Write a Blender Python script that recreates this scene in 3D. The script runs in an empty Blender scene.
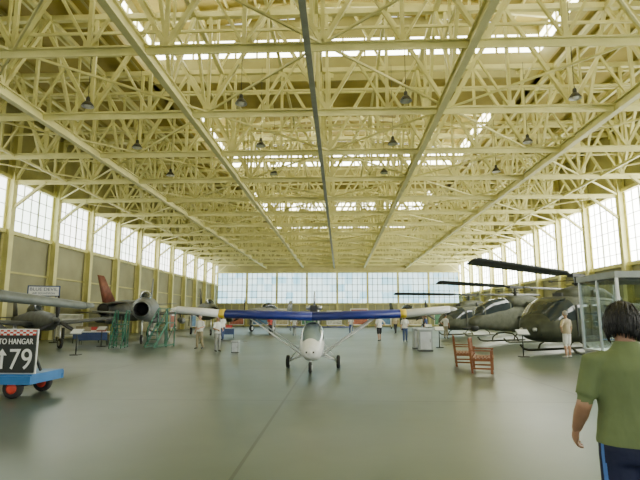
import bpy, math, random
import numpy as np
from mathutils import Vector, Matrix
random.seed(4)
PI=math.pi
# ------------------------------------------------------------------ materials
def mat(name,col,rough=.6,metal=0,var=.12,scale=3.0,bump=0,bscale=20,emis=0,spec=None,stretch=None):
    m=bpy.data.materials.new(name); m.use_nodes=True
    nt=m.node_tree; N=nt.nodes; L=nt.links
    b=N['Principled BSDF']
    b.inputs['Roughness'].default_value=rough; b.inputs['Metallic'].default_value=metal
    if spec is not None: b.inputs['Specular IOR Level'].default_value=spec
    tc=N.new('ShaderNodeTexCoord')
    mp=N.new('ShaderNodeMapping'); L.new(tc.outputs['Object'],mp.inputs[0])
    if stretch: mp.inputs['Scale'].default_value=stretch
    n=N.new('ShaderNodeTexNoise'); n.inputs['Scale'].default_value=scale; n.inputs['Detail'].default_value=4
    L.new(mp.outputs[0],n.inputs['Vector'])
    r=N.new('ShaderNodeValToRGB'); L.new(n.outputs['Fac'],r.inputs[0])
    r.color_ramp.elements[0].position=.3; r.color_ramp.elements[1].position=.7
    a=[max(0,c*(1-var)) for c in col]; c2=[min(1,c*(1+var)) for c in col]
    r.color_ramp.elements[0].color=(*a,1); r.color_ramp.elements[1].color=(*c2,1)
    L.new(r.outputs[0],b.inputs['Base Color'])
    if bump:
        n2=N.new('ShaderNodeTexNoise'); n2.inputs['Scale'].default_value=bscale; n2.inputs['Detail'].default_value=3
        L.new(mp.outputs[0],n2.inputs['Vector'])
        bp=N.new('ShaderNodeBump'); bp.inputs['Strength'].default_value=bump; bp.inputs['Distance'].default_value=.03
        L.new(n2.outputs['Fac'],bp.inputs['Height']); L.new(bp.outputs[0],b.inputs['Normal'])
    return m
def glassmat(name,tint=(.9,.95,.95),fac=.12):
    m=bpy.data.materials.new(name); m.use_nodes=True
    nt=m.node_tree; N=nt.nodes; L=nt.links; N.remove(N['Principled BSDF'])
    o=N['Material Output']; t=N.new('ShaderNodeBsdfTransparent'); t.inputs[0].default_value=(*tint,1)
    g=N.new('ShaderNodeBsdfGlossy'); g.inputs['Roughness'].default_value=.03
    x=N.new('ShaderNodeMixShader'); x.inputs[0].default_value=fac
    L.new(t.outputs[0],x.inputs[1]); L.new(g.outputs[0],x.inputs[2]); L.new(x.outputs[0],o.inputs[0])
    return m
def windowmat(name,c1,c2,strength,scale=.5):
    m=bpy.data.materials.new(name); m.use_nodes=True
    nt=m.node_tree; N=nt.nodes; L=nt.links; N.remove(N['Principled BSDF'])
    o=N['Material Output']; tc=N.new('ShaderNodeTexCoord')
    v=N.new('ShaderNodeTexVoronoi'); v.distance='CHEBYCHEV'; v.inputs['Scale'].default_value=scale; v.inputs['Randomness'].default_value=.3
    L.new(tc.outputs['Object'],v.inputs['Vector'])
    s=N.new('ShaderNodeSeparateColor'); L.new(v.outputs['Color'],s.inputs[0])
    n=N.new('ShaderNodeTexNoise'); n.inputs['Scale'].default_value=.12; L.new(tc.outputs['Object'],n.inputs['Vector'])
    ad=N.new('ShaderNodeMath'); ad.operation='ADD'; L.new(s.outputs[0],ad.inputs[0]); L.new(n.outputs['Fac'],ad.inputs[1])
    r=N.new('ShaderNodeMapRange'); r.inputs[1].default_value=.3; r.inputs[2].default_value=1.2; L.new(ad.outputs[0],r.inputs[0])
    x=N.new('ShaderNodeMixRGB'); L.new(r.outputs[0],x.inputs[0]); x.inputs[1].default_value=(*c1,1); x.inputs[2].default_value=(*c2,1)
    e=N.new('ShaderNodeEmission'); e.inputs[1].default_value=strength
    L.new(x.outputs[0],e.inputs[0]); L.new(e.outputs[0],o.inputs[0])
    return m
STEEL=mat('cream_steel',(.67,.63,.265),.5,var=.1,scale=1.2)
STEEL2=mat('cream_steel_dull',(.50,.46,.17),.55,var=.15,scale=.8)
DECK=mat('roof_deck',(.37,.30,.07),.75,var=.2,scale=.5)
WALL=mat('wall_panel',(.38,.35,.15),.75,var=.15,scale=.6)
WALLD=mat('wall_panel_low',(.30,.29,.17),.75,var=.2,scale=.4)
RAIL=mat('grey_rail',(.30,.31,.22),.5)
WSIDE=windowmat('side_window_glass',(.95,1,.86),(1,1,.92),17)
WSIDEL=windowmat('left_window_glass',(.80,.92,.78),(1,1,.92),6.5)
WFAR=windowmat('far_window_glass',(.24,.62,.80),(.75,1,1),2.7,scale=.8)
WTOP=windowmat('monitor_window_glass',(1,.97,.62),(1,.99,.78),15)
MULL=mat('mullion',(.36,.38,.26),.5)
BLACK=mat('black_rubber',(.02,.02,.02),.7)
DARK=mat('dark_metal',(.045,.047,.045),.55,.2)
OLIVE=mat('olive_paint',(.060,.066,.042),.7,var=.25,spec=.3)
OLIVE2=mat('olive_grey_paint',(.095,.102,.072),.7,var=.25,spec=.3)
JETG=mat('jet_grey',(.15,.16,.155),.5,var=.2)
JETD=mat('jet_dark_grey',(.08,.085,.08),.55,var=.3)
TAILR=mat('tail_dull_red',(.20,.07,.04),.6,var=.3)
COCK=mat('cockpit_glass',(.03,.04,.045),.08,var=.1,spec=.6)
COCKL=mat('windscreen_light',(.25,.32,.33),.06,var=.1,spec=.8)
WHITE=mat('white_paint',(.80,.81,.80),.35,var=.04)
BLUEW=mat('wing_blue',(.012,.025,.22),.35,var=.1)
YELLOW=mat('yellow_paint',(.80,.58,.04),.4)
REDP=mat('red_paint',(.55,.05,.03),.4)
CARTB=mat('cart_blue',(.03,.16,.42),.4)
SIGNB=mat('sign_black',(.018,.022,.02),.5)
WOOD=mat('bench_wood',(.25,.085,.03),.5,var=.3,scale=8,stretch=(1,8,8))
GREENP=mat('ladder_green',(.02,.13,.08),.5)
GREYP=mat('grey_cabinet',(.30,.33,.33),.5)
ALU=mat('aluminium',(.6,.62,.62),.3,.8)
GLASS=glassmat('case_glass')
SKIN=mat('skin',(.50,.30,.20),.5,var=.06,scale=30)
SKIN2=mat('skin_tan',(.42,.23,.14),.5,var=.06,scale=30)
LIP=mat('lip',(.35,.12,.10),.5)
EYE=mat('eye_dark',(.03,.02,.02),.2)
HAIRB=mat('black_hair',(.008,.007,.007),.5,var=.4,scale=60,bump=.4,bscale=90,stretch=(1,1,.25))
HAIRG=mat('grey_hair',(.35,.33,.30),.6)
HAIRN=mat('brown_hair',(.08,.045,.02),.6)
SHOE=mat('shoe_dark',(.03,.03,.03),.5); SHOEW=mat('shoe_white',(.6,.6,.6),.5)
GSHIRT=mat('green_shirt',(.15,.195,.08),.85,var=.10,scale=7,bump=1.0,bscale=6,stretch=(1,1,.5))
NAVY=mat('navy_trousers',(.008,.012,.05),.7,var=.2,bump=.4,bscale=9)
STRIPE=mat('trouser_stripe',(.08,.2,.6),.6)
CW=mat('cloth_white',(.72,.73,.72),.8,bump=.3); CTAN=mat('cloth_tan',(.42,.36,.24),.8,bump=.3)
CGREY=mat('cloth_grey',(.30,.31,.30),.8,bump=.3); CBLUE=mat('cloth_blue',(.05,.08,.20),.8); CKH=mat('cloth_khaki',(.30,.26,.17),.8)
CBLK=mat('cloth_black',(.02,.02,.025),.8); CRED=mat('cloth_red',(.4,.05,.05),.8)

# ------------------------------------------------------------------ mesh builder
def V(*a): return Vector(a)
class MB:
    def __init__(s): s.v=[];s.f=[];s.m=[];s.s=[];s.mats=[]
    def mi(s,m):
        if m not in s.mats: s.mats.append(m)
        return s.mats.index(m)
    def add(s,vs,fs,m,smooth=False,M=None):
        o=len(s.v)
        if M is not None: vs=[M@Vector(v) for v in vs]
        s.v+= [tuple(v) for v in vs]
        for i,f in enumerate(fs):
            s.f.append(tuple(o+k for k in f))
            s.m.append(s.mi(m[i] if isinstance(m,list) else m)); s.s.append(smooth)
    def box(s,c,d,m,R=None):
        c=Vector(c); vs=[]
        for x in(-.5,.5):
            for y in(-.5,.5):
                for z in(-.5,.5):
                    p=Vector((x*d[0],y*d[1],z*d[2]))
                    if R is not None: p=R@p
                    vs.append(c+p)
        s.add(vs,[(0,1,3,2),(4,6,7,5),(0,4,5,1),(2,3,7,6),(0,2,6,4),(1,5,7,3)],m)
    def beam(s,p0,p1,w,h,m,up=(0,0,1)):
        p0=Vector(p0);p1=Vector(p1);d=(p1-p0).normalized();u=Vector(up)
        if abs(d.dot(u))>.98: u=Vector((1,0,0)) if abs(d.x)<.9 else Vector((0,1,0))
        a=d.cross(u).normalized(); b=a.cross(d)
        vs=[]
        for p in(p0,p1):
            for i,j in((-1,-1),(1,-1),(1,1),(-1,1)): vs.append(p+a*(i*w/2)+b*(j*h/2))
        s.add(vs,[(3,2,1,0),(4,5,6,7),(0,1,5,4),(1,2,6,5),(2,3,7,6),(3,0,4,7)],m)
    def tube(s,pts,rads,m,seg=12,side=None,smooth=True,caps=True):
        pts=[Vector(p) for p in pts]; n=len(pts)
        if not isinstance(rads,(list,tuple)): rads=[rads]*n
        vs=[];a=None
        for i,p in enumerate(pts):
            d=(pts[min(i+1,n-1)]-pts[max(i-1,0)]).normalized()
            if a is None:
                a=Vector(side) if side else (Vector((1,0,0)) if abs(d.x)<.8 else Vector((0,1,0)))
            a=(a-d*a.dot(d)).normalized(); b=d.cross(a)
            r=rads[i]; ra,rb=(r if isinstance(r,(tuple,list)) else (r,r))
            for k in range(seg):
                t=2*PI*k/seg; vs.append(p+a*(ra*math.cos(t))+b*(rb*math.sin(t)))
        fs=[]
        for i in range(n-1):
            for k in range(seg):
                k2=(k+1)%seg; fs.append((i*seg+k,i*seg+k2,(i+1)*seg+k2,(i+1)*seg+k))
        if caps: fs+= [tuple(range(seg))[::-1],tuple((n-1)*seg+k for k in range(seg))]
        s.add(vs,fs,m,smooth)
    def loft(s,rings,m,smooth=True,caps=True):
        seg=len(rings[0]);n=len(rings);vs=[p for r in rings for p in r];fs=[]
        for i in range(n-1):
            for k in range(seg):
                k2=(k+1)%seg; fs.append((i*seg+k,(i+1)*seg+k,(i+1)*seg+k2,i*seg+k2))
        if caps: fs+= [tuple(range(seg)),tuple((n-1)*seg+k for k in range(seg))[::-1]]
        if callable(m):
            ms=[]
            for f in fs:
                c=sum((Vector(vs[k]) for k in f),Vector())/len(f); ms.append(m(c))
            m=ms
        s.add(vs,fs,m,smooth)
    def ell(s,c,r,m,seg=16,rg=10,M=None,keep=None,fn=None):
        c=Vector(c);vs=[];fs=[]
        for i in range(rg+1):
            ph=PI*i/rg
            for k in range(seg):
                t=2*PI*k/seg
                p=Vector((r[0]*math.sin(ph)*math.cos(t),r[1]*math.sin(ph)*math.sin(t),r[2]*math.cos(ph)))
                if fn: p=fn(p)
                vs.append(c+p)
        for i in range(rg):
            for k in range(seg):
                k2=(k+1)%seg; f=(i*seg+k,(i+1)*seg+k,(i+1)*seg+k2,i*seg+k2)
                if keep and not keep(sum((vs[q] for q in f),Vector())/4-c): continue
                fs.append(f)
        s.add(vs,fs,m,True,M)
    def build(s,name,loc=(0,0,0),rz=0,scale=1,bevel=0):
        me=bpy.data.meshes.new(name); me.from_pydata(s.v,[],s.f)
        for m in s.mats: me.materials.append(m)
        me.polygons.foreach_set('material_index',s.m); me.polygons.foreach_set('use_smooth',s.s); me.update()
        return place(name,me,loc,rz,scale)
def place(name,me,loc,rz=0,scale=1):
    o=bpy.data.objects.new(name,me); bpy.context.collection.objects.link(o)
    o.location=loc; o.rotation_euler=(0,0,rz); o.scale=(scale,)*3
    return o
def sect(y,cz,w,h,n=2,seg=28):
    r=[]
    for k in range(seg):
        t=2*PI*k/seg; c,s_=math.cos(t),math.sin(t)
        r.append(Vector((w*math.copysign(abs(c)**(2/n),c),y,cz+h*math.copysign(abs(s_)**(2/n),s_))))
    return r
def body(mb,keys,m,sub=5,seg=28,caps=True):
    K=[list(k)+[2]*(5-len(k)) for k in keys]; rings=[]
    for i in range(len(K)-1):
        p0=K[max(i-1,0)];p1=K[i];p2=K[i+1];p3=K[min(i+2,len(K)-1)]
        for j in range(sub):
            t=j/sub; q=[]
            for a in range(5):
                m1=(p2[a]-p0[a])/2;m2=(p3[a]-p1[a])/2
                if a==0: q.append(p1[a]+(p2[a]-p1[a])*t); continue
                d=p2[a]-p1[a]
                if abs(m1)>2*abs(d): m1=math.copysign(2*abs(d),m1)
                if abs(m2)>2*abs(d): m2=math.copysign(2*abs(d),m2)
                t2=t*t;t3=t2*t
                q.append((2*t3-3*t2+1)*p1[a]+(t3-2*t2+t)*m1+(-2*t3+3*t2)*p2[a]+(t3-t2)*m2)
            rings.append(sect(*q,seg=seg))
    rings.append(sect(*K[-1],seg=seg)); mb.loft(rings,m,caps=caps)
AF=[(0,0),(.06,.45),(.2,.62),(.4,.55),(.7,.28),(1,0.02),(.7,-.12),(.4,-.3),(.2,-.36),(.06,-.3)]
def wing(mb,r,rc,t,tc,th,m,vert=False,tht=None):
    tht=tht or th*.6; rings=[]
    for (p,c,h) in((r,rc,th),(t,tc,tht)):
        p=Vector(p); rings.append([p+(Vector((z*h,-u*c,0)) if vert else Vector((0,-u*c,z*h))) for u,z in AF])
    mb.loft(rings,m,smooth=True)
def wheel(mb,c,r,w,axis,mt,mh):
    c=Vector(c);a=Vector(axis).normalized()
    mb.tube([c+a*(w*k) for k in(-.5,-.42,-.25,.25,.42,.5)],[r*.7,r*.93,r,r,r*.93,r*.7],mt,20)
    mb.tube([c-a*w*.56,c-a*w*.5,c+a*w*.5,c+a*w*.56],[r*.35,r*.55,r*.55,r*.35],mh,16)
def textmesh(mb,txt,x0,x1,z0,z1,y,m,th=.006):
    cu=bpy.data.curves.new('t','FONT'); cu.body=txt; cu.extrude=.01
    o=bpy.data.objects.new('t',cu); bpy.context.collection.objects.link(o)
    dg=bpy.context.evaluated_depsgraph_get(); me=bpy.data.meshes.new_from_object(o.evaluated_get(dg))
    vs=[v.co.copy() for v in me.vertices]; fs=[tuple(p.vertices) for p in me.polygons]
    bpy.data.objects.remove(o)
    ax=min(v.x for v in vs);bx=max(v.x for v in vs);az=min(v.y for v in vs);bz=max(v.y for v in vs)
    out=[(x0+(v.x-ax)/(bx-ax)*(x1-x0), y+(-th if v.z>0 else th), z0+(v.y-az)/(bz-az)*(z1-z0)) for v in vs]
    mb.add(out,fs,m)

# ------------------------------------------------------------------ hangar
XL,XR,Y0,Y1=-21.0,20.0,-10.0,85.0
ZB,ZT=10.1,14.5
def floor_mat():
    m=bpy.data.materials.new('polished_concrete'); m.use_nodes=True
    nt=m.node_tree;N=nt.nodes;L=nt.links;b=N['Principled BSDF']
    tc=N.new('ShaderNodeTexCoord')
    n=N.new('ShaderNodeTexNoise');n.inputs['Scale'].default_value=.22;n.inputs['Detail'].default_value=6;n.inputs['Roughness'].default_value=.6
    L.new(tc.outputs['Object'],n.inputs['Vector'])
    r=N.new('ShaderNodeValToRGB');L.new(n.outputs['Fac'],r.inputs[0])
    r.color_ramp.elements[0].position=.3;r.color_ramp.elements[1].position=.72
    r.color_ramp.elements[0].color=(.062,.086,.070,1);r.color_ramp.elements[1].color=(.105,.138,.112,1)
    n3=N.new('ShaderNodeTexNoise');n3.inputs['Scale'].default_value=1.3;n3.inputs['Detail'].default_value=9;n3.inputs['Roughness'].default_value=.65;L.new(tc.outputs['Object'],n3.inputs['Vector'])
    mx=N.new('ShaderNodeMixRGB');mx.blend_type='OVERLAY';mx.inputs[0].default_value=.22
    L.new(r.outputs[0],mx.inputs[1]);L.new(n3.outputs['Fac'],mx.inputs[2])
    sp=N.new('ShaderNodeSeparateXYZ');L.new(tc.outputs['Object'],sp.inputs[0])
    def joint(o,off,half):
        a=N.new('ShaderNodeMath');a.operation='ADD';a.inputs[1].default_value=off;L.new(o,a.inputs[0])
        p=N.new('ShaderNodeMath');p.operation='PINGPONG';p.inputs[1].default_value=half;L.new(a.outputs[0],p.inputs[0])
        l=N.new('ShaderNodeMath');l.operation='LESS_THAN';l.inputs[1].default_value=.022;L.new(p.outputs[0],l.inputs[0]);return l
    j1=joint(sp.outputs[0],1.1,3);j2=joint(sp.outputs[1],2,3)
    mxx=N.new('ShaderNodeMath');mxx.operation='MAXIMUM';L.new(j1.outputs[0],mxx.inputs[0]);L.new(j2.outputs[0],mxx.inputs[1])
    ml=N.new('ShaderNodeMath');ml.operation='MULTIPLY';ml.inputs[1].default_value=.85;L.new(mxx.outputs[0],ml.inputs[0])
    m2=N.new('ShaderNodeMixRGB');L.new(ml.outputs[0],m2.inputs[0]);L.new(mx.outputs[0],m2.inputs[1]);m2.inputs[2].default_value=(.02,.025,.02,1)
    L.new(m2.outputs[0],b.inputs['Base Color'])
    rr=N.new('ShaderNodeMapRange');L.new(n.outputs['Fac'],rr.inputs[0]);rr.inputs[1].default_value=.3;rr.inputs[2].default_value=.7
    rr.inputs[3].default_value=.27;rr.inputs[4].default_value=.36;L.new(rr.outputs[0],b.inputs['Roughness'])
    b.inputs['Specular IOR Level'].default_value=.45
    return m
mb=MB(); mb.box(((XL+XR)/2,(Y0+Y1)/2-15,-.15),(XR-XL+.6,Y1-Y0+30,.3),floor_mat()); mb.build('floor')
YK=[4.4+5.1*k for k in range(-2,16)]   # truss lines
YK=[y for y in YK if y<Y1-.3]
# side walls
def sidewall(name,X,zs0,wn,wm,sgn):
    mb=MB()
    L=Y1-Y0; yc=(Y0+Y1)/2
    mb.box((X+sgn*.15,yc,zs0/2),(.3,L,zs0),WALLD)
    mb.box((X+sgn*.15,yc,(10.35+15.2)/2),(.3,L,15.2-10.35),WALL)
    for z in(1.2,2.8,4.4): mb.box((X-sgn*.08,yc,z),(.14,L,.12),STEEL2)
    mb.box((X-sgn*.12,yc,zs0),(.3,L,.25),STEEL); mb.box((X-sgn*.12,yc,10.35),(.3,L,.25),STEEL)
    for y in YK:   # H columns
        x=X-sgn*.3
        mb.box((x-sgn*.25,y,7.25),(.05,.42,14.5),STEEL);mb.box((x+sgn*.2,y,7.25),(.05,.42,14.5),STEEL);mb.box((x,y,7.25),(.5,.06,14.5),STEEL)
        mb.beam((x,y,8.2),(x-sgn*2.2,y,10.0),.16,.16,STEEL)
    mb.build(name)
    w=MB(); w.box((X+sgn*.12,yc,(zs0+10.35)/2),(.04,L,10.35-zs0),wm)
    ys=np.arange(Y0,Y1,5.1/6)
    for i,y in enumerate(ys): w.box((X,y,(zs0+10.35)/2),(.06,.04 if i%3 else .12,10.35-zs0),MULL)
    nz=max(3,int((10.35-zs0)/.85))
    for i in range(1,nz): w.box((X,yc,zs0+(10.35-zs0)*i/nz),(.05,L,.04),MULL)
    w.build(wn)
sidewall('wall_left',XL,6.9,'window_1',WSIDEL,-1)
sidewall('wall_right',XR,5.2,'window_2',WSIDE,1)
# far wall
mb=MB()
W=XR-XL;xc=(XL+XR)/2
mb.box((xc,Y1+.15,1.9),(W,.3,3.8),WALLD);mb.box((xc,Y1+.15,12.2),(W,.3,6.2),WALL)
for i in range(9):
    x=XL+W*i/8; mb.box((x,Y1-.15,4.6),(.35,.3,9.2),STEEL2)
    if i<8:
        for k in range(1,4): mb.box((x+W/8*k/4,Y1-.08,1.9),(.1,.14,3.8),STEEL2)
for z in(.2,3.8,9.1): mb.box((xc,Y1-.12,z),(W,.25,.25),STEEL2)
mb.build('wall_back')
w=MB(); w.box((xc,Y1+.1,6.45),(W,.04,5.3),WFAR)
for i in range(49): w.box((XL+W*i/48,Y1,6.45),(.10 if i%6 else .3,.1,5.3),MULL)
for i in range(1,5): w.box((xc,Y1,3.8+5.3*i/5),(W,.1,.09),MULL)
w.build('window_3')
mb=MB(); mb.box((xc,Y0,12.6),(W+.6,.3,5.2),WALL)
mb.box((XL+2,Y0,5),(4,.3,10),WALLD);mb.box((XR-2,Y0,5),(4,.3,10),WALLD); mb.build('wall_front')

# roof with raised monitors
MX0,MX1=-11.0,11.5; ZR=15.0; ZM=18.2
WZ0,WZ1=16.5,17.6
mons=[(-6.0,6.0),(10.2,27.0),(31.4,48.2),(52.4,69.2),(73.4,83.5)]
mb=MB()
mb.box(((XL+MX0)/2,(Y0+Y1)/2,ZR+.1),(MX0-XL+.6,Y1-Y0+.6,.15),DECK)
mb.box(((XR+MX1)/2,(Y0+Y1)/2,ZR+.1),(XR-MX1+.6,Y1-Y0+.6,.15),DECK)
edges=[Y0-.3]+[e for a in mons for e in a]+[Y1+.3]
for i in range(0,len(edges),2):
    a,b=edges[i],edges[i+1]; mb.box(((MX0+MX1)/2,(a+b)/2,ZR+.1),(MX1-MX0,b-a,.15),DECK)
for a,b in mons:
    xm=(MX0+MX1)/2; n=8
    for i in range(n):
        u0,u1=i/n,(i+1)/n; za=ZM+.9*math.sin(PI*u0);zb=ZM+.9*math.sin(PI*u1)
        xa=MX0+(MX1-MX0)*u0;xb=MX0+(MX1-MX0)*u1
        mb.beam((xa,(a+b)/2,za),(xb,(a+b)/2,zb),b-a,.12,DECK)
    for X in(MX0,MX1): mb.box((X,(a+b)/2,(15+WZ0)/2),(.12,b-a,WZ0-15),WALL);mb.box((X,(a+b)/2,(18.3+WZ1)/2),(.12,b-a,18.3-WZ1),WALL)
    for Y in(a,b):
        mb.box((xm,Y,(15+WZ0)/2),(MX1-MX0,.12,WZ0-15),WALL)
        for i in range(n):
            u=(i+.5)/n; h=.9*math.sin(PI*u); mb.box((MX0+(MX1-MX0)*u,Y,(18.1+h+WZ1)/2),((MX1-MX0)/n,.12,18.1+h-WZ1),WALL)
for x in np.arange(XL+1,XR,1.7):
    if MX0-.3<x<MX1+.3: continue
    mb.box((x,(Y0+Y1)/2,ZR-.08),(.1,Y1-Y0,.2),STEEL2)
for a,b in mons:
    for i in range(1,14):
        u=i/14; mb.box((MX0+(MX1-MX0)*u,(a+b)/2,ZM+.9*math.sin(PI*u)-.15),(.1,b-a,.18),STEEL2)
    y=a+.05
    while y<b:
        for i in range(8):
            u0,u1=i/8,(i+1)/8
            mb.beam((MX0+(MX1-MX0)*u0,y,ZM-.35+.9*math.sin(PI*u0)),(MX0+(MX1-MX0)*u1,y,ZM-.35+.9*math.sin(PI*u1)),.16,.25,STEEL)
        y+=2.55
for y in np.arange(Y0,Y1,2.55):
    mb.box(((XL+MX0)/2,y,ZR-.25),(MX0-XL,.16,.25),STEEL); mb.box(((XR+MX1)/2,y,ZR-.25),(XR-MX1,.16,.25),STEEL)
mb.build('ceiling')
w=MB(); WC=(WZ0+WZ1)/2; WH=WZ1-WZ0
for a,b in mons:
    for X,s_ in((MX0,-1),(MX1,1)):
        w.box((X,(a+b)/2,WC),(.05,b-a,WH),WTOP)
        for y in np.arange(a,b+.1,1.2): w.box((X-s_*.06,y,WC),(.1,.1,WH),STEEL2)
        w.box((X-s_*.06,(a+b)/2,WC),(.1,b-a,.07),STEEL2)
    for Y,s_ in((a,-1),(b,1)):
        w.box(((MX0+MX1)/2,Y,WC),(MX1-MX0,.05,WH),WTOP)
        for x in np.arange(MX0,MX1+.1,1.25): w.box((x,Y-s_*.06,WC),(.1,.1,WH),STEEL2)
        w.box(((MX0+MX1)/2,Y-s_*.06,WC),(MX1-MX0,.1,.07),STEEL2)
w.build('window_4')

# trusses
mb=MB()
NX=16; xs=[XL+.5+(XR-XL-1)*i/NX for i in range(NX+1)]
for k,y in enumerate(YK):
    mb.beam((xs[0],y,ZB),(xs[-1],y,ZB),.26,.05,STEEL);mb.beam((xs[0],y,ZB-.13),(xs[-1],y,ZB-.13),.05,.26,STEEL)
    mb.beam((xs[0],y,ZT),(xs[-1],y,ZT),.24,.24,STEEL)
    for i,x in enumerate(xs):
        mb.beam((x,y,ZB),(x,y,ZT),.13,.13,STEEL)
        mb.box((x,y+.09,ZB+.12),(.5,.03,.4),STEEL);mb.box((x,y+.09,ZT-.15),(.45,.03,.4),STEEL)
        if i<NX:
            x2=xs[i+1]
            if i%2==0: mb.beam((x,y,ZB),(x2,y,ZT),.17,.14,STEEL); mb.beam(((x+x2)/2,y,(ZB+ZT)/2),(x2,y,ZB),.09,.09,STEEL)
            else: mb.beam((x,y,ZT),(x2,y,ZB),.17,.14,STEEL); mb.beam(((x+x2)/2,y,(ZB+ZT)/2),(x,y,ZB),.09,.09,STEEL)
YE=YK[-1]; YS=YK[0]
LX=[-12.6,-6.2,4.1,11.2]
for X in LX+[-17.2,15.8,-.95]:
    thick=X in LX
    z=ZB-.30 if thick else ZB-.05
    if thick:
        mb.beam((X,YS,z),(X,Y1,z),.25,.06,STEEL);mb.beam((X,YS,z+.18),(X,Y1,z+.18),.07,.34,STEEL);mb.beam((X,YS,z+.36),(X,Y1,z+.36),.25,.05,STEEL)
    else: mb.beam((X,YS,z),(X,Y1,z),.10,.14,STEEL)
    mb.beam((X,YS,ZT-.05),(X,Y1,ZT-.05),.2,.2,STEEL)
    for i in range(len(YK)-1):
        a,b=YK[i],YK[i+1];c=(a+b)/2
        mb.beam((X,a,ZT),(X,c,ZB),.14,.13,STEEL,(1,0,0));mb.beam((X,c,ZB),(X,b,ZT),.14,.13,STEEL,(1,0,0))
        mb.beam((X,c,ZB),(X,c,ZT),.1,.1,STEEL)
        zm=(ZB+ZT)/2
        mb.beam((X,(a+c)/2,zm),(X,(b+c)/2,zm),.08,.08,STEEL)
for i in range(len(YK)-1):
    a,b=YK[i],YK[i+1]
    for j in range(0,NX,2):
        if (i+j//2)%2==0: mb.beam((xs[j],a,ZB),(xs[j+2],b,ZB),.06,.08,STEEL)
        else: mb.beam((xs[j+2],a,ZB),(xs[j],b,ZB),.06,.08,STEEL)
    for j in range(1,NX,2): mb.beam((xs[j],a,ZT),(xs[j],b,ZT),.13,.16,STEEL)
    c=(a+b)/2
    mb.beam((xs[0],c,ZT),(xs[-1],c,ZT),.12,.16,STEEL)
    mb.beam((xs[0],c,ZB+2.1),(xs[-1],c,ZB+2.1),.08,.10,STEEL)
for a,b in mons:
    for y in YK:
        if a<y<b:
            for u in(.2,.4,.6,.8):
                x=MX0+(MX1-MX0)*u; zt=ZM-.4+.9*math.sin(PI*u)
                mb.beam((x,y,ZT),(x,y,zt),.13,.13,STEEL)
                mb.beam((x,y,ZT),(x+2.2*(1 if u<.5 else -1),y,zt+.1),.11,.11,STEEL)
mb.build('roof_truss')
mb=MB(); mb.beam((-.95,YS,9.75),(-.95,Y1,9.75),.20,.06,RAIL);mb.beam((-.95,YS,9.9),(-.95,Y1,9.9),.06,.3,RAIL)
for y in YK: mb.beam((-.95,y,9.9),(-.95,y,10.15),.08,.08,RAIL)
mb.build('crane_rail')

# pendant lamps
mb=MB()
LD=mat('lamp_shade_dark',(.05,.05,.042),.5)
mb.tube([(0,0,5.0),(0,0,.42)],.014,DARK,6)
mb.tube([(0,0,.45),(0,0,.4),(0,0,.22),(0,0,.2)],[.05,.09,.1,.05],LD,12)
mb.tube([(0,0,.24),(0,0,.2),(0,0,.1),(0,0,0),(0,0,-.06)],[.08,.14,.22,.28,.29],LD,20,caps=False)
mb.tube([(0,0,.23),(0,0,.19),(0,0,.09),(0,0,-.01),(0,0,-.06)],[.07,.13,.21,.27,.285],WHITE,20,caps=False)
mb.ell((0,0,.02),(.16,.16,.13),mat('lamp_bulb',(.8,.8,.72),.3),12,8)
me=None
for y in YK[5:8]:
    for x in(-10.4,-4.0,2.7,9.4):
        if me is None: o=mb.build('pendant_lamp',(x,y-.5,10.25),0,.85); me=o.data
        else: place('pendant_lamp',me,(x,y-.5,10.25),0,.85)

# ------------------------------------------------------------------ light aircraft
mb=MB()
def podm(c):
    if c.z>.90 and .02<c.y<1.04 and not abs(c.x)<.02: return COCKL
    if c.z>.9 and -.75<c.y<-.05 and abs(c.x)>.15 and c.z<1.2: return COCK
    return WHITE
body(mb,[(1.42,.60,.03,.03),(1.34,.60,.18,.16),(1.05,.66,.29,.32),(.6,.77,.35,.48,2.3),(0,.86,.37,.57,2.4),(-.6,.92,.32,.52,2.2),(-1.2,1.05,.2,.33),(-1.8,1.15,.1,.14)],podm,sub=8,seg=40)
mb.tube([(0,-.9,1.3),(0,-4.6,1.15)],[.09,.05],WHITE,12)
for s_ in(-1,1):
    wing(mb,(0,.55,1.58),1.45,(s_*2.7,.55,1.66),1.45,.28,BLUEW,tht=.28)
    wing(mb,(s_*2.7,.55,1.66),1.45,(s_*2.88,.55,1.665),1.45,.285,YELLOW,tht=.285)
    wing(mb,(s_*2.88,.55,1.665),1.45,(s_*4.2,.55,1.80),1.42,.26,WHITE,tht=.22)
    wing(mb,(s_*4.2,.55,1.80),1.42,(s_*4.45,.3,1.84),.95,.22,WHITE,tht=.06)
    mb.tube([(s_*.28,.25,.42),(s_*2.0,.25,1.60)],.022,WHITE,8);mb.tube([(s_*.28,-.5,.45),(s_*2.0,-.55,1.62)],.022,WHITE,8)
    mb.tube([(s_*1.2,.25,1.02),(s_*1.25,.1,1.6)],.012,ALU,6)
    mb.tube([(s_*.26,-.3,.5),(s_*.78,-.35,.2)],.028,WHITE,8);mb.tube([(s_*.26,.15,.42),(s_*.76,-.33,.22)],.018,ALU,8)
    mb.tube([(s_*.28,-.3,.85),(s_*.74,-.34,.26)],.016,ALU,8)
    wheel(mb,(s_*.80,-.35,.2),.2,.12,(1,0,0),BLACK,WHITE)
    wing(mb,(0,-4.0,1.2),.8,(s_*1.25,-4.1,1.2),.6,.06,BLUEW)
    mb.tube([(s_*.2,.2,1.25),(s_*.25,.2,1.62)],.02,ALU,8)
    mb.tube([(0,-4.2,1.85),(s_*1.1,-4.3,1.22)],.008,ALU,6)
    mb.box((s_*.1,1.36,.60),(.05,.06,.05),DARK)
wing(mb,(0,-3.7,1.2),1.1,(0,-4.2,2.0),.6,.06,WHITE,vert=True)
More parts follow.
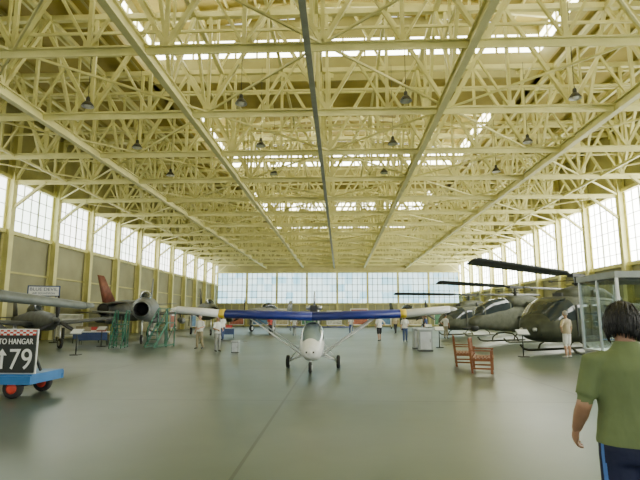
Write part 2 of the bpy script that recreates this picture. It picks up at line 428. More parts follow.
mb.tube([(0,1.1,.42),(0,1.2,.2)],.025,ALU,8);wheel(mb,(0,1.2,.16),.16,.1,(1,0,0),BLACK,WHITE)
mb.box((0,-.75,1.86),(.22,.42,.22),DARK)
for s_ in(-1,1): mb.tube([(s_*.10,-.75,1.9),(s_*.26,-.75,1.9)],[.08,.07],ALU,12)
mb.tube([(0,-.9,1.9),(0,-1.2,1.9)],[.05,.06],ALU,10)
for s_ in(-1,1):
    mb.loft([[Vector((x*w+ox,-1.13+yy,1.9+s_*z)) for x,yy in((-1,.0),(0,.02),(1,0),(0,-.02))] for z,w,ox in((.03,.03,0),(.25,.04,0),(.42,.035,0),(.55,.02,0))],ALU)
mb.build('light_aircraft',(-.87,15.9,0),PI)

# ------------------------------------------------------------------ helicopters
def heli_mesh(kind,paint,R,rot,pitch=.35):
    mb=MB()
    if kind=='utility':
        def hm(c):
            if 1.95<c.y<3.1 and c.z>1.45 and .07<abs(c.x) and c.z<2.4: return COCK
            if 2.75<c.y<3.42 and .80<c.z<1.10 and .18<abs(c.x)<.55: return COCK
            if abs(c.x)>.85 and 1.5<c.z<2.15 and (1.2<c.y<1.8 or -.65<c.y<.05 or .2<c.y<.85) : return COCK
            return paint
        body(mb,[(3.62,1.05,.1,.1),(3.45,1.07,.55,.36,2.3),(3.0,1.2,.93,.64,2.6),(2.4,1.4,1.14,.92,2.9),(1.7,1.5,1.25,1.03,3.3),(0,1.5,1.28,1.05,3.5),(-1.3,1.52,1.2,1.02,3),(-2.3,1.75,.78,.72,2.5),(-3.1,1.88,.42,.42,2),(-5.5,2.02,.28,.3,2),(-7.9,2.2,.15,.2,2)],hm,sub=9,seg=56)
        body(mb,[(1.35,2.5,.25,.12),(1.0,2.58,.5,.3,2.6),(0,2.66,.58,.42,2.6),(-1.4,2.6,.55,.42,2.6),(-2.2,2.5,.4,.33),(-2.9,2.4,.26,.24)],paint,sub=4)
        mb.tube([(0,-2.8,2.4),(0,-3.2,2.42)],[.2,.22],DARK,16)
        mb.box((0,1.42,2.58),(.5,.1,.22),DARK)
        sx=1.25; ys=(1.3,-1.0); sk=1.35
        for s_ in(-1,1):
            for yy in(1.0,1.95,-.85): mb.box((s_*1.262,yy,1.45),(.05,.035,1.35),DARK)
            mb.box((s_*1.29,.08,2.32),(.03,2.0,.04),DARK); mb.box((s_*1.29,.08,.78),(.03,2.0,.04),DARK)
            mb.box((s_*1.30,.75,1.4),(.05,.16,.04),ALU); mb.box((s_*1.28,1.3,1.4),(.05,.14,.04),ALU)
            mb.box((s_*1.29,-.3,1.12),(.03,.36,.28),WHITE)
            mb.tube([(s_*.56,-.4,2.7),(s_*.62,-.42,2.7)],[.22,.18],DARK,12)
            wing(mb,(0,-5.6,2.05),.75,(s_*1.35,-5.75,2.05),.6,.08,paint)
            mb.tube([(s_*.35,3.5,1.05),(s_*.35,3.6,1.05)],[.09,.08],ALU,10)
            mb.tube([(s_*.3,2.9,1.95),(s_*.62,2.45,1.7)],.015,DARK,6)
        mb.tube([(0,3.55,1.1),(0,4.1,1.12)],.015,DARK,6)
        mast=3.55
    else:
        def hm(c): return paint
        body(mb,[(4.3,1.25,.08,.08),(4.1,1.25,.3,.28),(3.4,1.35,.44,.5,2.6),(2.2,1.45,.48,.68,3),(0,1.5,.5,.85,3),(-1.5,1.65,.48,.72,2.6),(-2.8,1.85,.3,.4),(-5.5,2.0,.22,.26),(-8,2.2,.12,.18)],hm,sub=6,seg=32)
        body(mb,[(3.75,1.7,.12,.1),(3.4,1.8,.36,.42,2.6),(2.6,2.0,.42,.62,2.8),(1.4,2.2,.42,.62,2.8),(.7,2.25,.36,.45,2.4)],lambda c: paint if abs((c.y-.1)%.78)<.06 else COCK,sub=8,seg=24)
        body(mb,[(1.0,2.5,.2,.12),(.6,2.6,.48,.36,2.6),(-1.2,2.6,.5,.42,2.6),(-2.6,2.45,.26,.28)],paint,sub=4)
        for s_ in(-1,1):
            mb.tube([(s_*.5,-.4,2.35),(s_*.55,-2.4,2.35)],[.26,.2],paint,14)
            wing(mb,(s_*.4,.5,1.6),1.0,(s_*1.6,.3,1.5),.7,.14,paint)
            mb.tube([(s_*1.3,1.0,1.22),(s_*1.3,.95,1.22),(s_*1.3,-.5,1.22)],[.12,.22,.22],paint,14)
            wing(mb,(0,-5.2,2.0),.7,(s_*1.1,-5.3,2.0),.5,.07,paint)
        mb.ell((0,3.9,.95),(.3,.34,.26),DARK);mb.tube([(0,4.05,.92),(0,4.9,.9)],.045,DARK,10)
        sx=.95; ys=(1.2,-.9); sk=1.05; mast=3.55
    for s_ in(-1,1):
        mb.tube([(s_*sk,2.5,.30),(s_*sk,2.3,.12),(s_*sk,2.0,.055),(s_*sk,-2.0,.055)],.055,paint,10)
        for y in ys: mb.tube([(0,y,.62),(s_*sk*.6,y,.55),(s_*sk*.92,y,.3),(s_*sk,y,.06)],.045,paint,8)
    wing(mb,(0,-6.9,2.2),1.1,(0,-8.0,3.6),.7,.1,paint,vert=True)
    for a in(.5,.5+PI):
        mb.beam((.28,-7.9,3.4),(.28,-7.9+1.25*math.cos(a),3.4+1.25*math.sin(a)),.04,.2,DARK,(1,0,0))
    mb.tube([(0,-7.9,3.4),(.3,-7.9,3.4)],.07,DARK,8)
    mb.tube([(0,0,2.7),(0,0,3.1),(0,0,mast)],[.16,.09,.08],DARK,14)
    mb.tube([(0,0,3.15),(0,0,3.22)],[.22,.22],DARK,14)
    c,s=math.cos(rot),math.sin(rot)
    d=Vector((c,s,0));nrm=Vector((-s,c,0))
    mb.beam(-d*.7+V(0,0,mast),d*.7+V(0,0,mast),.28,.16,DARK)
    mb.beam(-nrm*1.2+V(0,0,mast-.22),nrm*1.2+V(0,0,mast-.22),.04,.04,DARK)
    for q in(-1,1):
        mb.ell(nrm*q*1.25+V(0,0,mast-.22),(.09,.09,.06),DARK,8,6)
        mb.tube([d*q*.2+V(0,0,3.18),d*q*.35+V(0,0,mast)],.025,ALU,6)
        cp,sp_=math.cos(pitch),math.sin(pitch)*q
        nn=nrm*cp+V(0,0,1)*sp_; up=V(0,0,cp)-nrm*sp_
        rings=[]
        for t,ch in((.5,.16),(1.1,.3),(1.5,.6),(R*.5,.62),(R-.1,.62),(R,.4)):
            cen=d*q*t+V(0,0,mast+.02+.004*t); rings.append([cen+nn*(u*ch)+up*w for u,w in((.5,0),(.3,.05),(0,.045),(-.5,0),(0,-.03),(.3,-.04))])
        mb.loft(rings,DARK)
    return mb
def heli(kind,paint,loc,head,R,rotw,pitch=.35):
    rz=head-PI/2
    return heli_mesh(kind,paint,R,rotw-rz,pitch).build('military_helicopter' if kind=='utility' else 'attack_helicopter',loc,rz)
heli('utility',OLIVE,(11.3,24.4,0),math.atan2(-.50,-.86),9.0,math.atan2(-.69,-.73),.35)
heli('attack',OLIVE2,(11.6,33.8,0),math.atan2(-.52,-.85),7.3,math.atan2(-4.2,-5.7),.3)
heli('utility',OLIVE2,(11.5,45.5,0),math.atan2(-.6,-.8),6.9,math.atan2(-.2,-1))

# ------------------------------------------------------------------ fighters
def jet(paint,tail):
    mb=MB()
    def jm(c): return paint
    body(mb,[(4.6,2.05,.42,.42),(4.3,2.05,.55,.55),(3,2.08,.66,.70),(1,2.1,.72,.80),(-1,2.1,.74,.82),(-3.4,2.1,.60,.62),(-4.6,2.12,.45,.45)],jm,sub=5,caps=False)
    mb.tube([(0,4.6,2.05),(0,4.2,2.05),(0,3.2,2.05)],[.42,.36,.3],BLACK,28,side=(1,0,0),caps=False)
    mb.tube([(0,3.6,2.05),(0,3.55,2.05)],[.36,.36],BLACK,20)
    mb.tube([(0,-4.55,2.12),(0,-4.3,2.12)],[.4,.4],BLACK,20)
    body(mb,[(3.1,2.6,.1,.08),(2.7,2.72,.3,.3),(2.0,2.8,.36,.42),(1.2,2.78,.34,.38),(.2,2.7,.15,.2)],lambda c: COCK if c.y>.8 else paint,sub=4,seg=20)
    for s_ in(-1,1):
        wing(mb,(s_*.5,1.6,1.75),2.4,(s_*3.6,-1.3,1.95),1.2,.2,paint)
        wing(mb,(s_*.2,-3.3,2.5),1.1,(s_*1.8,-4.5,2.6),.6,.08,paint)
        mb.tube([(s_*1.3,.2,1.8),(s_*1.35,.1,.35)],.05,ALU,8);wheel(mb,(s_*1.35,.1,.32),.32,.18,(1,0,0),BLACK,ALU)
        mb.box((s_*1.55,.15,1.2),(.03,.6,.9),paint)
        mb.tube([(s_*2.3,.8,1.35),(s_*2.3,.3,1.35),(s_*2.3,-1,1.35),(s_*2.3,-1.8,1.35)],[.03,.22,.22,.03],paint,14)
        mb.box((s_*2.3,-.3,1.65),(.06,.7,.4),paint)
    wing(mb,(0,-2.7,2.6),2.0,(0,-4.7,4.5),.9,.12,tail,vert=True)
    mb.tube([(0,3.2,1.6),(0,3.3,.3)],.05,ALU,8);wheel(mb,(0,3.3,.27),.27,.16,(1,0,0),BLACK,ALU)
    return mb
jet(JETG,JETG).build('jet_fighter',(-12.9,33.2,0),PI+.30)
jet(OLIVE2,OLIVE2).build('jet_fighter',(-12.6,47,0),PI+.4)
jet(JETD,TAILR).build('jet_fighter',(-16.6,39.8,0),-.06)
def prop(paint,spin,SP=5.2,wz=1.65,wt=2.1,th=.38):
    mb=MB()
    body(mb,[(4.0,1.95,.1,.1),(3.8,1.95,.3,.32),(3.3,1.9,.42,.55),(1.5,1.95,.5,.68),(0,1.98,.5,.72),(-2,1.98,.36,.5),(-4.8,2.05,.08,.18)],paint,sub=5)
    mb.tube([(0,4.5,1.98),(0,4.35,1.98),(0,3.95,1.98)],[.02,.15,.27],spin,16)
    for a in(PI/2,PI/2+2*PI/3,PI/2+4*PI/3):
        u=Vector((math.cos(a),0,math.sin(a)));s=Vector((-math.sin(a),.35,math.cos(a)))
        mb.loft([[V(0,4.15,1.98)+u*r+s*(k*w)+V(0,e,0) for k,e in((-1,0),(0,.02),(1,0),(0,-.02))] for r,w in((.15,.06),(.5,.12),(1.1,.13),(1.6,.05))],BLACK)
    body(mb,[(1.1,2.6,.1,.05),(.7,2.75,.3,.26),(0,2.85,.33,.34),(-.8,2.75,.28,.28),(-1.5,2.55,.1,.1)],COCK,sub=4,seg=20)
    for s_ in(-1,1):
        wing(mb,(s_*.3,1.3,wz),2.5,(s_*SP,.8,wt),1.3,th,paint);wing(mb,(s_*SP,.8,wt),1.3,(s_*(SP+.6),.4,wt+.03),.6,th*.6,paint)
        wing(mb,(0,-3.7,2.15),1.1,(s_*1.9,-3.9,2.2),.7,.1,paint)
        mb.tube([(s_*1.4,.9,1.7),(s_*1.45,1.1,.4)],.07,ALU,8);wheel(mb,(s_*1.45,1.1,.36),.36,.2,(1,0,0),BLACK,ALU)
        mb.box((s_*1.62,1.05,1.05),(.03,.5,.8),paint)
    wing(mb,(0,-3.4,2.1),1.3,(0,-4.1,3.5),.7,.1,paint,vert=True)
    mb.tube([(0,-4.2,1.95),(0,-4.4,.2)],.04,ALU,8);wheel(mb,(0,-4.4,.15),.15,.1,(1,0,0),BLACK,ALU)
    return mb
FG=mat('fighter_grey',(.15,.17,.16),.5,var=.25)
prop(FG,FG,5.8,2.45,2.0,.5).build('propeller_fighter',(-13.4,14.5,0),math.radians(-120))
prop(JETD,JETD).build('propeller_fighter',(-15.6,25.2,0),math.radians(-130),.72)
prop(JETG,REDP).build('propeller_fighter',(-8.0,56,0),PI-.5)
prop(OLIVE2,YELLOW).build('propeller_fighter',(8.5,64,0),PI+.4)

# low display table
mb=MB()
mb.box((0,0,.74),(1.6,.7,.05),WHITE)
for x in(-.72,.72):
    for y in(-.28,.28): mb.tube([(x,y,0),(x,y,.74)],.02,DARK,8)
mb.box((0,-.355,.5),(1.5,.01,.45),CBLUE)
mb.box((-.4,0,.9),(.4,.05,.26),CKH);mb.box((.35,.1,.88),(.5,.05,.22),CRED)
o=mb.build('display_table',(-14.2,28.8,0),.3); place('display_table',o.data,(-15.8,31.0,0),.5); place('display_table',o.data,(-8.9,38.6,0),.2)

# ------------------------------------------------------------------ sign cart
mb=MB()
for x in(-1.3,1.0):
    for y in(-.45,.55): wheel(mb,(x,y,.2),.2,.13,(0,1,0),BLACK,REDP)
mb.box((-.1,.05,.43),(3.0,1.15,.09),CARTB);mb.box((-.1,-.54,.36),(3.0,.06,.16),CARTB);mb.box((-.1,.62,.36),(3.0,.06,.16),CARTB)
mb.box((1.36,.05,.36),(.06,1.15,.16),CARTB)
mb.box((-1.3,.05,.24),(.08,1.0,.08),DARK);mb.box((1.0,.05,.24),(.08,1.0,.08),DARK)
mb.tube([(-1.6,.05,.3),(-2.6,.05,.25)],.03,DARK,8)
mb.build('baggage_cart',(-7.5,10.45,0))
mb=MB()
mb.box((0,0,.44),(.80,.04,.84),SIGNB);mb.box((0,.03,.44),(.84,.03,.88),WHITE)
for i in range(12):
    for j in range(3):
        mb.box((-.40+.8*(i+.5)/12,-.025,.86-.035*(j+.5)),(.8/12,.012,.035),REDP if (i+j)%2 else WHITE)
textmesh(mb,'TO HANGAR',-.355,.355,.58,.69,-.026,WHITE)
textmesh(mb,'79',-.10,.35,.09,.49,-.026,WHITE)
mb.box((-.26,-.026,.26),(.05,.012,.32),WHITE)
mb.add([(-.36,-.03,.36),(-.16,-.03,.36),(-.26,-.03,.49)],[(0,1,2)],WHITE)
for s_ in(-.3,.3): mb.beam((s_,.08,0.03),(s_,.06,.8),.05,.05,DARK); mb.beam((s_,.07,.5),(s_,.4,0.03),.04,.04,DARK)
mb.build('hangar_sign',(-6.50,9.98,.48))

# benches
mb=MB()
for x in(-.62,.62):
    mb.box((x,.28,.32),(.06,.07,.64),WOOD);mb.beam((x,-.25,0),(x,-.33,.96),.06,.07,WOOD,(1,0,0))
    mb.box((x,.0,.64),(.08,.66,.035),WOOD);mb.box((x,0,.38),(.05,.56,.07),WOOD);mb.box((x,0,.14),(.04,.5,.05),WOOD)
for i in range(6): mb.box((0,-.2+.1*i,.43),(1.26,.075,.025),WOOD)
mb.box((0,-.325,.94),(1.28,.045,.09),WOOD);mb.box((0,-.28,.5),(1.2,.04,.06),WOOD)
for i in range(13): mb.beam((-.55+1.1*i/12,-.285,.5),(-.55+1.1*i/12,-.325,.92),.045,.02,WOOD,(0,1,0))
mb.box((0,.28,.36),(1.2,.04,.08),WOOD)
o=mb.build('wooden_bench',(4.20,15.4,0),-PI/2-.30)
place('wooden_bench',o.data,(4.15,17.4,0),-PI/2-.2)

# maintenance stairs
mb=MB()
for s_ in(-.35,.35):
    mb.beam((s_,-1.2,0.05),(s_,0,1.5),.05,.14,GREENP);mb.beam((s_,-.95,1.2),(s_,0,2.4),.05,.05,GREENP)
    mb.beam((s_,0,0),(s_,0,2.4),.06,.06,GREENP);mb.beam((s_,.8,0),(s_,.8,2.4),.06,.06,GREENP);mb.beam((s_,0,2.4),(s_,.8,2.4),.05,.05,GREENP)
    mb.beam((s_,0,.2),(s_,.8,1.4),.04,.04,GREENP);mb.beam((s_,-1.15,.05),(s_,.8,.15),.06,.06,GREENP);mb.beam((s_,-.95,.3),(s_,-.95,1.22),.05,.05,GREENP)
for i in range(6): mb.box((0,-1.05+.2*i,.25+.25*i),(.7,.22,.04),GREENP)
mb.box((0,.4,1.5),(.75,.85,.07),GREENP)
o=mb.build('maintenance_stairs',(-11.6,26.3,0),.2,.80)
place('maintenance_stairs',o.data,(-9.6,27.0,0),-.3,.85)

# cabinets / pedestals
mb=MB()
mb.box((0,0,.5),(.62,.5,1.0),GREYP);mb.box((0,0,1.03),(.68,.56,.06),ALU);mb.box((0,-.255,.5),(.5,.02,.8),ALU);mb.box((.2,-.27,.5),(.02,.03,.15),DARK)
mb.box((0,0,.03),(.66,.54,.06),DARK)
o=mb.build('grey_cabinet',(4.0,24.3,0)); place('grey_cabinet',o.data,(4.0,26,0)); place('grey_cabinet',o.data,(-4.75,22.9,0),0,.5)
def infostand(loc,rz=0,name='information_stand'):
    mb=MB(); mb.tube([(0,0,.03),(0,0,.95)],.025,DARK,8);mb.box((0,0,.015),(.35,.35,.03),DARK)
    R=Matrix.Rotation(.6,3,'X'); mb.box((0,-.02,.98),(.5,.36,.03),GREYP,R);mb.box((0,-.03,.995),(.44,.30,.02),WHITE,R);mb.build(name,loc,rz)
for l in((5.2,27,0),(7.4,21.0,0),(-8.6,31,0),(6.2,36,0),(-11.2,21.2,0),(-13.0,27.2,0)): infostand(l)

# glass display case
mb=MB()
X0,X1,YA,YB,H=6.75,9.6,12.5,14.4,2.55
cx,cy=(X0+X1)/2,(YA+YB)/2;dx,dy=X1-X0,YB-YA
mb.box((0,0,.35),(dx,dy,.7),GREYP);mb.box((0,0,.72),(dx+.06,dy+.06,.05),ALU)
mb.box((0,0,H+.08),(dx+.12,dy+.12,.16),GREYP);mb.box((0,0,H-.03),(dx,dy,.05),DARK)
for x in(-dx/2,-dx/6,dx/6,dx/2):
    for y in(-dy/2,dy/2): mb.box((x,y,(H+.7)/2),(.06,.06,H-.7),ALU)
for x in(-dx/2,dx/2): mb.box((x,0,(H+.7)/2),(.05,.05,H-.7),ALU); mb.box((x,0,(H+.7)/2),(.012,dy,H-.72),GLASS)
for y in(-dy/2,dy/2): mb.box((0,y,(H+.7)/2),(dx,.012,H-.72),GLASS)
mb.box((0,.2,1.4),(dx-.2,.9,.03),GLASS)
for px,pz in((-.9,.75),(.1,.75),(.9,.75),(-.5,1.42),(.6,1.42)):
    mb.tube([(px,.6,pz+.25),(px,.4,pz+.27),(px,-.2,pz+.25)],[.02,.07,.02],REDP if px>0 else WHITE,10)
    mb.box((px,.3,pz+.26),(.7,.14,.02),CARTB);mb.tube([(px,.3,pz),(px,.3,pz+.22)],.015,DARK,6)
mb.build('glass_display_case',(cx,cy,0))

# banner
mb=MB(); mb.box((0,0,3.3),(1.8,.06,.6),WHITE);mb.box((0,-.02,3.3),(1.9,.03,.7),CBLUE)
mb.box((0,-.04,3.3),(1.75,.02,.56),WHITE)
textmesh(mb,'BLUE DEVIL',-.8,.8,3.32,3.52,-.056,CBLUE);textmesh(mb,'AIR SQUADRON',-.65,.65,3.08,3.22,-.056,CBLUE)
for s_ in(-.8,.8): mb.tube([(s_,.05,0),(s_,.05,3.6)],.035,ALU,8);mb.box((s_,.05,.02),(.5,.5,.04),DARK)
mb.build('exhibit_banner',(-18.6,30.8,0),.35,.97)
# exhibit boards
cols=[(.35,.12,.08),(.1,.2,.35),(.45,.4,.25),(.1,.25,.15),(.5,.5,.45)]
PM=[mat('poster_%d'%i,c,.6,var=.35,scale=2.5) for i,c in enumerate(cols)]
def board(loc,rz,w,h,pm):
    mb=MB();mb.box((0,0,h/2+.3),(w,.06,h),WHITE);mb.box((0,-.04,h/2+.3),(w*.92,.02,h*.9),pm)
    for s_ in(-1,1): mb.box((s_*w*.45,0,.17),(.06,.06,.34),DARK);mb.box((s_*w*.45,0,.02),(.06,.5,.04),DARK)
    mb.box((0,-.055,h*.75+.3),(w*.6,.01,h*.08),WHITE);mb.build('exhibit_board',loc,rz)
k=0
for x in(-17,-13,-9.5,-5,-1,3,7,12,16): board((x,82.5-(k%3),0),0,2.4+.4*(k%2),2.0+.3*(k%3),PM[k%5]);k+=1
for y in(52,58,66): board((-19.4,y,0),PI/2,2.4,2.0,PM[k%5]);k+=1
for y in(54,60,66): board((18.6,y,0),-PI/2,2.4,2.0,PM[k%5]);k+=1
board((-18.2,33.4,0),.4,1.6,1.5,PM[4])

# ------------------------------------------------------------------ people
def handmesh(mb,M,skin,mir):
    h=MB();m=mir
    h.tube([(0,0,.02),(0,0,-.02),(0,0,-.055),(0,0,-.09),(0,0,-.1)],[(.022,.027),(.016,.030),(.016,.041),(.013,.040),(.008,.034)],skin,14,side=(1,0,0))
    for y,l,c in((.031,.070,.9),(.0105,.078,.95),(-.010,.073,1.0),(-.030,.057,1.15)):
        p=Vector((0,y,-.088));pts=[p];a=.12
        for q in(.42,.33,.25):
            a+=.36*c; p=p+Vector((m*math.sin(a),y*.25*.3,-math.cos(a)))*l*q; pts.append(p.copy())
        h.tube([V(0,y*.9,-.07)]+pts+[pts[-1]+(pts[-1]-pts[-2]).normalized()*.004],[.009,.0095,.0085,.0078,.0068,.003],skin,9)
    h.tube([(m*.002,.022,-.018),(m*.008,.045,-.045),(m*.014,.055,-.072),(m*.022,.055,-.098),(m*.024,.054,-.104)],[.014,.012,.010,.0085,.004],skin,9)
    mb.add([Vector(v) for v in h.v],h.f,[skin]*len(h.f),True,M)
ARMS={
 'down':((.245,-.02,1.13),(.26,.06,.89)),
 'hip':((.40,-.08,1.16),(.22,.03,1.02)),
 'front':((.26,.02,1.14),(.16,.24,1.08)),
 'slack':((.250,-.01,1.15),(.255,.13,1.00)),
 'raise':((.25,.16,1.22),(.12,.22,1.48)),
 'back':((.27,-.10,1.14),(.12,-.17,.98)),
}
def person(name,loc,face,H,shirt,pants,skin=SKIN,hair=HAIRN,al='down',ar='down',shorts=False,stride=0,shoe=SHOE,voxel=.02,wide=1.0,hyaw=0,hpitch=0,longh=False,lean=0,stripe=None,hat=None,hem=.90,hipw=1.0,hdz=0):
    s=H/1.76; segs=[]; b=MB(); dum=SKIN
    def seg(pts,rads,label,side=None):
        b.tube(pts,rads,dum,14,side=side)
        for i in range(len(pts)-1):
            g=lambda r:(r if not isinstance(r,tuple) else (r[0]+r[1])/2)
            segs.append((Vector(pts[i]),Vector(pts[i+1]),g(rads[i]),g(rads[i+1]),label))
    w=wide
    L=lambda z: lean*max(0,z-.95)
    T=[(.86,.168*w*hipw,.125*w*hipw),(.93,.178*w*hipw,.130*w*hipw),(1.02,.168*w*hipw,.122*w*hipw),(1.14,.165*w*(1+hipw)/2,.118*w),(1.27,.18*w,.122*w),(1.36,.185*w,.115*w),(1.42,.16*w,.095),(1.465,.095,.075)]
    b.tube([(0,L(z)-.01*(z>1.3),z) for z,_,_ in T],[(a,c) for _,a,c in T],dum,24,side=(1,0,0))
    neck=[(0,L(1.42)-.01,1.42),(0,L(1.5)+.005,1.50),(0,L(1.6)+.015,1.60)]
    seg(neck,[.062,.054,.052],'skin')
    lab={}
    for sg,pose in((-1,al),(1,ar)):
        e,wr=ARMS[pose]; sh=Vector((sg*.175*w,L(1.4)-.01,1.40)); el=Vector((sg*(e[0]+.175*(w-1)),e[1]+L(1.1),e[2])); wv=Vector((sg*(wr[0]+.175*(w-1)),wr[1]+L(1.),wr[2]))
        mid=sh.lerp(el,.78)
        seg([sh-Vector((sg*.05,0,-.0)),sh,mid],[.06,.066,.057],'shirt')
        seg([sh.lerp(el,.6),el,el.lerp(wv,.35),wv,wv+(wv-el).normalized()*.02],[.046,.042,.042,.029,.027],'skin')
        lab[sg]=(el,wv)
        hp=Vector((sg*.088*w,0,.90)); fw=stride*sg
        kn=Vector((sg*.10*w,.02+fw*.16,.49)); an=Vector((sg*.105*w,-.02+fw*.30-(.05 if fw<0 else 0),.085))
        if shorts:
            seg([hp,hp.lerp(kn,.5),hp.lerp(kn,.92)],[.098*w,.092*w,.085*w],'pants')
            seg([hp.lerp(kn,.7),kn,kn.lerp(an,.35),an],[.062,.052,.055,.036],'skin')
        else:
            seg([hp,kn,kn.lerp(an,.4),an+V(0,0,.02)],[.098*w,.074*w,.070*w,.062],'pants')
        seg([an+V(0,-.03,-.01),an+V(0,.03,-.035),an+V(sg*.015,.12,-.05),an+V(sg*.02,.18,-.055)],[.042,.042,.038,.026],'shoe')
    me=bpy.data.meshes.new('tmp');me.from_pydata(b.v,[],b.f)
    o=bpy.data.objects.new('tmp',me);bpy.context.collection.objects.link(o)
    md=o.modifiers.new('r','REMESH');md.mode='VOXEL';md.voxel_size=voxel
    sm=o.modifiers.new('s','SMOOTH');sm.factor=.5;sm.iterations=4 if voxel<.015 else 2
    dg=bpy.context.evaluated_depsgraph_get();ev=bpy.data.meshes.new_from_object(o.evaluated_get(dg))
    vs=np.array([v.co for v in ev.vertices]);fs=[tuple(p.vertices) for p in ev.polygons]
    C=np.array([vs[list(f)].mean(0) for f in fs]) if fs else np.zeros((0,3))
    bpy.data.objects.remove(o)
    lb=np.zeros(len(C),int);names=['shirt','skin','pants','shoe']
    zz=C[:,2]
    hw=np.interp(zz,[t[0] for t in T],[t[1] for t in T]);hd=np.interp(zz,[t[0] for t in T],[t[2] for t in T])
    rr=np.sqrt((C[:,0]/hw)**2+((C[:,1]-lean*np.maximum(0,zz-.95))/hd)**2)
    dt=(rr-1)*.12; dt[(zz<.84)|(zz>1.47)]=1e9
    best=dt.copy(); lb[:]=0
    for a,c,ra,rb,l in segs:
        a=np.array(a);c=np.array(c);d=c-a;t=np.clip(((C-a)@d)/(d@d),0,1)
        dist=np.linalg.norm(C-(a+t[:,None]*d),axis=1)-(ra+(rb-ra)*t)
        k=dist<best-.002; best[k]=dist[k]; lb[k]=names.index(l)
    torso=(np.abs(C[:,0])<hw*1.12)&(zz<1.45)&(zz>.8)&(rr<1.25)&(lb!=1)
    lb[torso&(zz<hem)]=2; lb[torso&(zz>=hem)]=0
    mm={0:shirt,1:skin,2:pants,3:shoe}
    M=Matrix.Scale(s,4)
    mb=MB(); mats=[]
    for i,f in enumerate(fs):
        m_=mm[int(lb[i])]
        if stripe and lb[i]==2 and zz[i]<hem+.1 and abs(C[i,1]+.03)<.014 and abs(C[i,0])>.1: m_=stripe
        mats.append(m_)
    mb.add([Vector(v) for v in vs],fs,mats,True,M)
    if voxel<.015:   # loose shirt hem and crew collar
        rings=[]
        for z,k in((hem-.012,1.055),(hem,1.06),(hem+.04,1.045),(hem+.10,1.03),(hem+.16,.99)):
            a=float(np.interp(z,[t[0] for t in T],[t[1] for t in T]))*k;c=float(np.interp(z,[t[0] for t in T],[t[2] for t in T]))*k
            rings.append([Vector((a*math.cos(2*PI*q/48)*(1+.012*math.sin(q*1.9)),L(z)+c*math.sin(2*PI*q/48)*(1+.02*math.sin(q*1.3)),z))*s for q in range(48)])
        mb.loft(rings,shirt,caps=False)
        rings=[]
        for z,a,c in((1.44,.125,.095),(1.475,.085,.078),(1.50,.068,.066),(1.51,.064,.062),(1.505,.060,.058)):
            rings.append([Vector((a*math.cos(2*PI*q/32),L(z)-.006+c*math.sin(2*PI*q/32),z-.02*max(0,math.sin(2*PI*q/32))))*s for q in range(32)])
        mb.loft(rings,shirt,caps=False)
    for sg in(-1,1):
        el,wv=lab[sg]; d=(wv-el).normalized(); d=(d+V(0,0,-.35)).normalized()
        q=Vector((0,0,-1)).rotation_difference(d).to_matrix().to_4x4()
        handmesh(mb,M@Matrix.Translation(wv)@q@Matrix.Scale(.98,4),skin,-sg)
    HM=M@Matrix.Translation((0,L(1.62)+.02,1.555+hdz))@Matrix.Rotation(hyaw,4,'Z')@Matrix.Rotation(-hpitch,4,'X')@Matrix.Translation((0,0,.095))
    def hf(p):
        z=p.z/.115
        if z<0: p.x*=1-.30*z*z; p.y*= (1-.18*z*z) if p.y<0 else (1-.05*z*z)
        if p.y>.07: p.y=.07+(p.y-.07)*.6
        return p
    mb.ell((0,0,0),(.078,.098,.118),skin,24,18,HM,fn=hf)
    mb.ell((0,.092,-.022),(.013,.022,.018),skin,10,8,HM);mb.ell((0,.088,-.005),(.008,.016,.03),skin,8,8,HM)
    for x in(-.03,.03):
        mb.ell((x,.078,.004),(.014,.009,.008),WHITE,10,8,HM);mb.ell((x,.085,.004),(.006,.004,.006),EYE,8,6,HM);mb.ell((x,.082,.024),(.018,.006,.004),hair,8,6,HM)
    mb.ell((0,.083,-.058),(.024,.008,.007),LIP,10,6,HM)
    for x in(-1,1): mb.ell((x*.078,-.005,-.005),(.010,.020,.032),skin,10,8,HM)
    rnd=random.Random(len(name))
    def hfn(p):
        k=1+(.03*math.sin(p.x*170+p.z*30)*math.sin(p.y*150)+.02*math.sin(p.z*210+p.x*90)) if longh else 1+.01*math.sin(p.x*200)
        return p*k
    if longh: keep=lambda c: not((c.y>.035 and c.z<.05) or (c.y>.012 and c.z<.0) or c.z<-.085)
    else: keep=lambda c: not((c.y>.045 and c.z<.065) or (c.y>-.02 and c.z<.01) or c.z<-.05)
    rx=(.097,.118,.135) if longh else (.085,.107,.127)
    mb.ell((0,-.006,.006),rx,hair,44,32,HM,keep=keep,fn=hfn)
    if longh:
        for q in range(260):
            a=rnd.uniform(PI*.95,PI*2.05) if q%3 else rnd.uniform(0,2*PI); z0=rnd.uniform(.02,.13); r0=math.sqrt(max(0,1-(z0/.14)**2))
            if q%3==0: ze=max(.02,z0-.07)
            else: ze=-.06-rnd.uniform(0,.05)
            sw=rnd.uniform(-.3,.3); fl=rnd.uniform(0,.010)
            pts=[]
            for t in(0,.35,.7,1):
                z=z0+(ze-z0)*t; rad=math.sqrt(max(.0,1-(max(z,-.08)/.145)**2))*(1.0-(.14*t*t if z<-.03 else 0))
                pts.append(Vector(((.097*rad+fl*t)*math.cos(a+sw*t),-.006+(.118*rad+fl*t)*math.sin(a+sw*t),z)))
            if (pts[-1]-pts[0]).length>.02: mb.tube([HM@p for p in pts],[.003,.006,.005,.001],hair,5)
    return mb.build(name,loc,face)
TC=PI
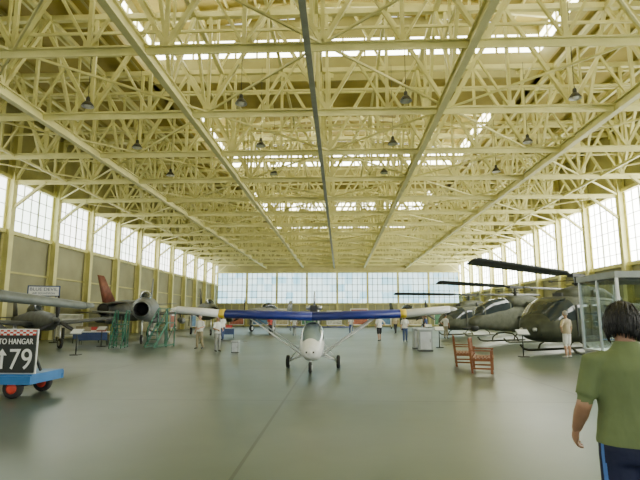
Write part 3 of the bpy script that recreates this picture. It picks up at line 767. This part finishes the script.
person('woman_in_green_shirt',(1.595,2.90,0),-.12,1.71,GSHIRT,NAVY,SKIN2,HAIRB,'slack','front',voxel=.011,wide=1.06,hyaw=-.45,hpitch=.32,longh=True,lean=.04,stripe=STRIPE,hem=.965,hipw=1.04,hdz=-.045)
person('man_in_tan_shirt',(9.0,20.6,0),.5,1.83,CTAN,CW,SKIN,HAIRG,'hip','down',shorts=True,shoe=SHOEW)
person('museum_visitor',(-7.15,25.6,0),TC-.4,1.70,CW,CKH,SKIN,HAIRG,'front','down',stride=.3)
person('museum_visitor',(-5.75,23.6,0),TC+.8,1.64,CW,CGREY,SKIN,HAIRN,'front','front')
person('museum_visitor',(2.6,34.1,0),.3,1.75,CW,CBLK,SKIN,HAIRN,'down','hip',shorts=True,stride=.4)
person('museum_visitor',(4.2,33.2,0),TC,1.72,CW,CBLUE,SKIN,HAIRN,'front','down',stride=.5)
person('museum_visitor',(7.9,38.4,0),-.8,1.78,CW,CKH,SKIN2,HAIRB,'hip','down')
person('museum_visitor',(6.7,40.0,0),1.2,1.75,CBLUE,CKH,SKIN,HAIRN,'down','raise')
person('museum_visitor',(-6.4,46,0),TC+.5,1.75,CRED,CBLK,SKIN,HAIRB,'down','front',stride=.4)
person('museum_visitor',(-8.3,35.5,0),.9,1.75,CW,CBLUE,SKIN,HAIRN,'down','down',stride=.3)
person('museum_visitor',(1.0,48,0),TC,1.75,CW,CBLUE,SKIN,HAIRN,'down','down',stride=.3)
person('museum_visitor',(5.4,50,0),.5,1.75,CTAN,CBLK,SKIN,HAIRN,'down','hip',stride=.3)
person('museum_visitor',(-4.0,44,0),-.5,1.75,CW,CGREY,SKIN,HAIRN,'hip','down')

# ------------------------------------------------------------------ light & camera
wd=bpy.data.worlds.new('world');bpy.context.scene.world=wd;wd.use_nodes=True
bg=wd.node_tree.nodes['Background'];bg.inputs[0].default_value=(.92,.97,.90,1);bg.inputs[1].default_value=1.7
cam=bpy.data.cameras.new('camera');co=bpy.data.objects.new('camera',cam);bpy.context.collection.objects.link(co)
cam.lens=28.1;cam.sensor_width=36;cam.clip_end=300
co.location=(0,0,1.6);co.rotation_euler=(PI/2+math.radians(8.75),0,math.radians(2.3))
bpy.context.scene.camera=co
